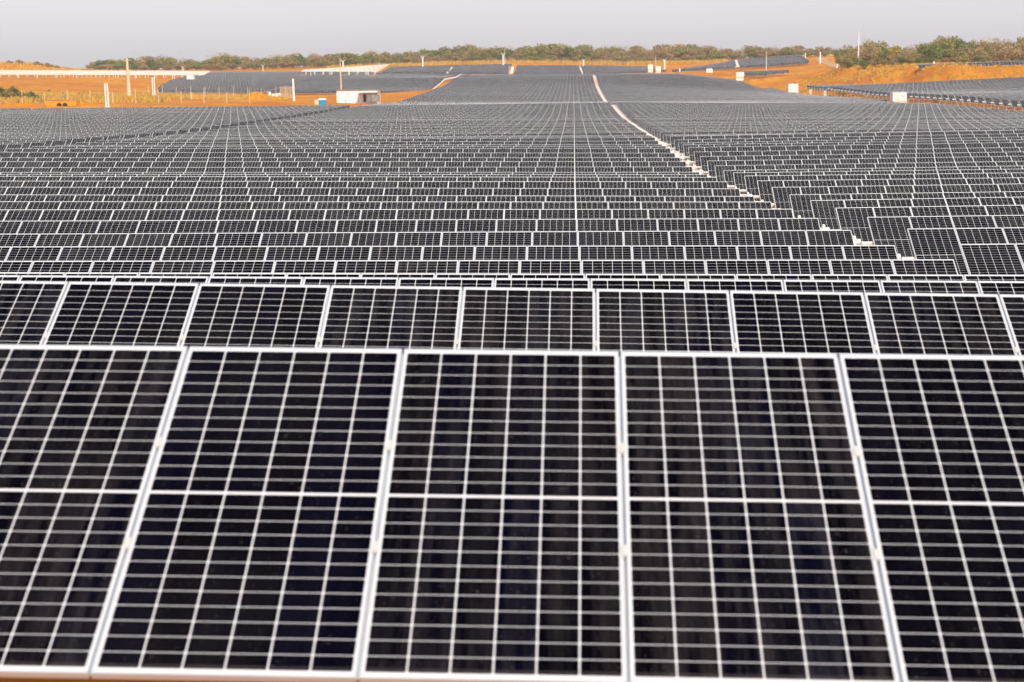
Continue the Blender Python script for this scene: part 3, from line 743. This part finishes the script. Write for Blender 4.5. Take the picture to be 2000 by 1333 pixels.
def trunk_mesh(seed):
    rs = random.Random(seed); mb = MB()
    mb.tube((0, 0, -.06), (.01, .01, .36), .026, .017, 7)
    for i in range(6):
        a = rs.uniform(0, 6.28); e = (math.cos(a)*rs.uniform(.15, .34), math.sin(a)*rs.uniform(.15, .34), rs.uniform(.5, .9))
        m_ = (e[0]*.5, e[1]*.5, .26+(e[2]-.26)*.45); mb.tube((.005, .005, .2+.02*i), m_, .013, .009, 5, caps=False); mb.tube(m_, e, .009, .003, 5, caps=False)
        for j in range(3): mb.tube(m_, (m_[0]+rs.uniform(-.15, .15), m_[1]+rs.uniform(-.15, .15), m_[2]+rs.uniform(.1, .3)), .005, .002, 4, caps=False)
    return mb.mesh('trunk', ['bark'])
CR = {}
for kind, mats in (('olive', 'olive'), ('green', 'green'), ('brown', 'brown'), ('yellow', 'yellow'), ('bare', 'brown')):
    for v in range(4 if kind != 'yellow' else 1):
        me = crown_mesh(kind, 100+v*7+hash(kind[0])*0+ord(kind[0]), 1500 if kind != 'bare' else 1000, .030); me.materials.append(MAT[mats]); CR.setdefault(kind, []).append(me)
TR = [trunk_mesh(i) for i in range(5)]
KIND = {'olive': 'bushy olive green tree', 'green': 'leafy bright green tree', 'brown': 'dry brownish bushy tree', 'yellow': 'yellow flowering tree', 'bare': 'sparse dry tree with thin twigs'}
tr = random.Random(21)
def tree(x, ytop, ybase, Y, kind, wide, where, group, label=None):
    b = at(x, ybase, Y); g = gz(b.x, Y); H = (at(x, ytop, Y).z-g)
    H = max(2.5, H)
    r = root('tree', label or f"{KIND[kind]} {where}", 'tree', (b.x, Y, g), group)
    r.rotation_euler = (0, 0, tr.uniform(0, 6.28)); w = H*wide; r.scale = (w, w, H)
    link('crown', tr.choice(CR[kind]), r); link('trunk', tr.choice(TR), r)
tops = {150:133,185:127,235:119,262:122,290:116,330:117,360:121,400:121,440:108,470:119,520:117,550:108,585:110,620:111,660:108,720:107,760:109,800:107,860:100,920:92,950:96,990:94,1060:96,1090:91,1150:96,1210:93,1260:98,1340:91,1370:93,1400:98,1450:99,1490:95,1530:98,1570:99,1600:98,1650:101}
bases = {150:138,400:137,550:132,650:128,760:124,900:121.5,1300:122,1400:117,1480:111,1600:109,1650:111}
def where(x): return ('in the low treeline at far left' if x < 420 else 'in the treeline above the far panel slope' if x < 760 else 'in the central treeline behind the farthest panels' if x < 1180 else 'in the treeline right of centre')
x = 172.
while x < 1662:
    k = tr.choices(['olive', 'green', 'brown', 'bare'], [4, 1.2, 3.2, 1.2])[0]
    tree(x, interp(x, tops)-4+tr.uniform(-1, 8), interp(x, bases), 945+tr.uniform(-14, 10), k, tr.uniform(.85, 1.25), where(x), 'trees along the horizon')
    x += tr.uniform(9, 15) if x > 420 else tr.uniform(12, 19)
x = 180.
while x < 1662:
    k = tr.choices(['olive', 'green', 'brown', 'bare'], [4, 1.2, 3, 1.6])[0]
    tree(x, interp(x, tops)-9+tr.uniform(-3, 5), interp(x, bases), 985+tr.uniform(-10, 20), k, tr.uniform(1.1, 1.6), where(x), 'trees along the horizon')
    x += tr.uniform(14, 24)
x = 176.
while x < 1655:
    k = tr.choices(['olive', 'brown', 'green'], [3, 3, .6])[0]; b_ = interp(x, bases)
    tree(x, b_-tr.uniform(9, 15), b_, 918+tr.uniform(-6, 8), k, tr.uniform(1.5, 2.3), 'low in front of the ' + ('left' if x < 760 else 'central') + ' treeline', 'low scrub trees along the horizon')
    x += tr.uniform(14, 26)
tree(585, 104, 133, 925, 'green', .8, '', 'trees along the horizon', 'dense dark green tree standing out of the treeline left of the thin mast')
tree(440, 105, 137, 930, 'olive', .75, '', 'trees along the horizon', 'tallest olive tree in the treeline at left, above the panel slope')
tree(330, 115, 137, 930, 'olive', .9, '', 'trees along the horizon', 'dark rounded olive tree right of the concrete pole')
tree(1055, 87, 122, 925, 'olive', .8, '', 'trees along the horizon', 'tall pale green tree near the middle of the treeline')
rt = {1648:92,1665:86,1685:80,1700:76,1730:88,1755:84,1790:87,1820:76,1850:70,1880:74,1900:74,1940:76,1990:70,2040:70}
for Yr, dx, off in ((600, (13, 21), 9), (640, (14, 22), 2), (690, (18, 28), -2)):
    x = 1650. if Yr < 650 else 1668.
    while x < 2060:
        k = tr.choices(['olive', 'green', 'brown', 'bare'], [2.2, 1.0, 4.2, 2.2])[0]
        tree(x, interp(x, rt)+off+tr.uniform(-3, 6), 130, Yr+tr.uniform(-10, 10), k, tr.uniform(.75, 1.1), 'in the wood at right above the bank', 'trees of the wood at right')
        x += tr.uniform(*dx)
x = 1655.
while x < 2060:
    tree(x, 112+tr.uniform(-6, 6), 131, 575+tr.uniform(-8, 8), tr.choice(['brown', 'olive', 'brown', 'green']), tr.uniform(1.1, 1.6), 'at the front edge of the wood at right', 'low bushes before the wood')
    x += tr.uniform(13, 22)
tree(1818, 74, 130, 590, 'green', .75, '', 'trees of the wood at right', 'large rounded dark green tree in the wood at right')
tree(1846, 66, 130, 610, 'olive', .6, '', 'trees of the wood at right', 'tall narrow olive tree right of the rounded green tree')
tree(1752, 84, 130, 605, 'yellow', .8, '', 'trees of the wood at right', 'yellow flowering tree in the wood at right')
tree(1868, 64, 130, 615, 'green', .6, '', 'trees of the wood at right', 'green topped tree right of the tall olive tree in the wood')
tree(1700, 74, 131, 600, 'bare', .7, '', 'trees of the wood at right', 'tall pale bare tree just right of the tallest mast')
tree(1945, 70, 130, 600, 'bare', .8, '', 'trees of the wood at right', 'tall grey bare tree near the right edge of the wood')

# bushes
def bush(x, ytop, ybase, Y, label, kind='scrub', wide=1.3, group=None):
    b = at(x, ybase, Y); H = (ybase-ytop)*px(Y)*1.3
    me = cached(('bush', kind), lambda: _bm(kind))
    r = root('bush', label, 'bush', (b.x, Y, min(b.z, gz(b.x, Y)+.2)-.1), group); r.scale = (H*wide, H*wide, H)
    link('foliage', me, r)
    mb = cached(('stem',), lambda: _stem()); link('stem', mb, r)
def _bm(kind):
    me = crown_mesh('olive', 5, 700, .045); me.materials.append(MAT[kind]); return me
def _stem():
    mb = MB()
    for i in range(5): mb.tube((0, 0, 0), (.2*math.cos(i*1.3), .2*math.sin(i*1.3), .5), .02, .008, 5)
    return mb.mesh('stem', ['bark'])
bush(33, 162, 186, 430, 'tall yellow green bush on the orange yard near the left edge')
bush(5, 163, 190, 425, 'olive bush cut by the left edge of the picture')
bush(66, 176, 193, 420, 'small dark bush right of the tall yellow green bush', 'green')
bush(98, 160, 168, 500, 'small dark bush on the bare ground behind the left yard', 'green')
bush(560, 195, 200, 455, 'low dark tuft in front of the netted enclosure')
bush(1978, 149, 159, 470, 'dark round bush low on the orange bank at far right', 'green', 1.8)
bush(1905, 152, 161, 472, 'greenish bush low on the orange bank left of the dark one')
bush(1864, 141, 150, 490, 'small olive bush halfway up the orange bank')
bush(1640, 160, 166, 530, 'dark tuft at the foot of the bank above the raised rows', 'green')
bush(1555, 144, 150, 600, 'small dark tuft on the left end of the orange bank', 'green')
bush(1646, 128, 134, 640, 'small round bush beside the curving track', 'green')
for i, x in enumerate((20, 40, 76, 96, 115)): bush(x, [119, 118, 121, 124, 129][i], [124, 124, 128, 132, 137][i], 895, 'low brown scrub on the crest of the far left hill', 'brown', 2.2, 'scrub on the hill crest')

# dry grass tufts (stuff)
def grass(name, label, n, region, seed, size=(.25, .6), mats=('straw',)):
    rs = np.random.RandomState(seed); V, F = [], []
    pts = np.array([[(lambda q: (q.x, q.y))(at(region(rs)[0], 180, 1)) for _ in range(1)][0] for _ in range(0)]) if False else None
    xy = np.array([region(rs) for _ in range(n)]); Z = ground_z(xy)
    clump = rs.rand(n)
    for (X, Y), z, c in zip(xy, Z, clump):
        h = size[0]+(size[1]-size[0])*c*c
        for b in range(5):
            a = rs.rand()*6.28; w = .10+.12*rs.rand(); ox, oy = rs.randn(2)*.25; dx, dy = math.cos(a)*w, math.sin(a)*w; lx, ly = rs.randn(2)*.2*h
            k = len(V); V += [(X+ox-dx, Y+oy-dy, z-.05), (X+ox+dx, Y+oy+dy, z-.05), (X+ox+lx+dx*.3, Y+oy+ly+dy*.3, z+h), (X+ox+lx-dx*.3, Y+oy+ly-dy*.3, z+h*.9)]; F.append((k, k+1, k+2, k+3))
    me = bpy.data.meshes.new(name); me.from_pydata(V, [], F)
    for m_ in mats: me.materials.append(MAT[m_])
    me.polygons.foreach_set('material_index', (rs.rand(len(F)) < .12).astype(int)*(len(mats)-1)); me.update()
    o = link(name, me); o['kind'] = 'stuff'; tag(o, label, 'grass')
def reg(x0, x1, Y0, Y1):
    def f(rs):
        Y = Y0+(Y1-Y0)*rs.rand(); x_ = x0+(x1-x0)*rs.rand(); return (at(x_, 160, Y).x, Y)
    return f
grass('dry_grass', 'tufts of dry straw and olive grass scattered over the orange bank at right', 2600, reg(1560, 2060, 462, 600), 1, (.3, .9), ('straw', 'scrub'))
grass('dry_grass', 'tall pale dry grass over the orange yard at left', 4200, reg(-40, 330, 400, 500), 2, (.5, 1.5), ('straw', 'scrub'))
grass('dry_grass', 'band of pale dry grass under the central treeline', 4200, reg(640, 1420, 888, 935), 3, (.7, 1.7), ('straw', 'scrub'))
grass('dry_grass', 'dry grass along the fence below the far panel slope', 1200, reg(290, 560, 470, 560), 4, (.3, .8), ('straw', 'scrub'))
grass('dry_grass', 'brownish dry grass on the far left hill', 1800, reg(-60, 160, 800, 900), 5, (.4, 1.1), ('straw', 'scrub'))

# ------------------------------------------------------------------ light, sky, camera
EL_, AZ = rad(46), rad(22)                      # sun behind the camera, a little to its right
sv = Vector((math.sin(AZ)*math.cos(EL_), -math.cos(AZ)*math.cos(EL_), math.sin(EL_)))
sl = bpy.data.lights.new('sun', 'SUN'); sl.energy = 3.7; sl.angle = rad(.6); sl.color = (1., .93, .80)
so = bpy.data.objects.new('sun', sl); col.objects.link(so); so.rotation_euler = sv.to_track_quat('Z', 'Y').to_euler(); so.location = (0, -20, 40)
w = bpy.data.worlds.new('World'); scene.world = w; w.use_nodes = True; nt = w.node_tree
bg = nt.nodes['Background']; sky = nt.nodes.new('ShaderNodeTexSky'); sky.sky_type = 'NISHITA'; sky.sun_disc = False
sky.sun_elevation = EL_; sky.sun_rotation = math.pi-AZ; sky.dust_density = 4.; sky.air_density = 1.; sky.ozone_density = 1.
hs = nt.nodes.new('ShaderNodeHueSaturation'); hs.inputs['Saturation'].default_value = .12; hs.inputs['Value'].default_value = .7
nt.links.new(sky.outputs[0], hs.inputs['Color'])
# dust haze is brightest low over the plain and thins to a dull violet blue overhead
wc = nt.nodes.new('ShaderNodeTexCoord'); ws = nt.nodes.new('ShaderNodeSeparateXYZ'); nt.links.new(wc.outputs['Generated'], ws.inputs[0])
wn_ = noise(nt, 2.2, 4, wc.outputs['Generated']); wf = M(nt, 'MULTIPLY_ADD', wn_.outputs[0], .10, M(nt, 'SUBTRACT', ws.outputs[2], .05))
cr = nt.nodes.new('ShaderNodeValToRGB'); nt.links.new(wf, cr.inputs[0]); el = cr.color_ramp.elements
el[0].position = .0; el[0].color = (.86, .835, .85, 1); el[1].position = .95; el[1].color = (.15, .17, .29, 1)
for p_, c_ in ((.05, (.80, .78, .80, 1)), (.13, (.66, .645, .67, 1)), (.30, (.44, .44, .50, 1)), (.6, (.20, .22, .33, 1))): e_ = el.new(p_); e_.color = c_
half = nt.nodes.new('ShaderNodeVectorMath'); half.operation = 'MULTIPLY_ADD'; half.inputs[1].default_value = (6.5, 6.4, 6.55)
nt.links.new(cr.outputs[0], half.inputs[0]); nt.links.new(hs.outputs[0], half.inputs[2]); nt.links.new(half.outputs[0], bg.inputs[0]); bg.inputs[1].default_value = .12
hm = bpy.data.materials.new('dusty_air'); hm.use_nodes = True; hn = hm.node_tree; hn.nodes.clear()
ho = hn.nodes.new('ShaderNodeOutputMaterial'); hv = hn.nodes.new('ShaderNodeVolumePrincipled'); hv.inputs['Density'].default_value = .00017
hv.inputs['Color'].default_value = (.98, .96, .97, 1); hv.inputs['Anisotropy'].default_value = .2
hn.links.new(hv.outputs[0], ho.inputs['Volume'])
mb = MB(); mb.box((0, 2230, 6), (7200, 4600, 80), 0); hz = mb.build('haze', [hm]); hz['kind'] = 'stuff'; hz['label'] = 'thin pale dusty air over the whole plain'
cd = bpy.data.cameras.new('camera'); co = bpy.data.objects.new('camera', cd); col.objects.link(co); scene.camera = co
cd.sensor_width = 36; cd.lens = FP/2000*36; cd.clip_start = .1; cd.clip_end = 8000
Mx = Matrix(((AR[0], AU[0], -AF[0], 0), (AR[1], AU[1], -AF[1], 0), (AR[2], AU[2], -AF[2], CZ), (0, 0, 0, 1)))
co.matrix_world = Mx
cd.dof.use_dof = True; cd.dof.focus_distance = 36; cd.dof.aperture_fstop = 2.8
scene.view_settings.view_transform = 'Standard'; scene.view_settings.look = 'None'; scene.view_settings.exposure = .14; scene.view_settings.gamma = 1
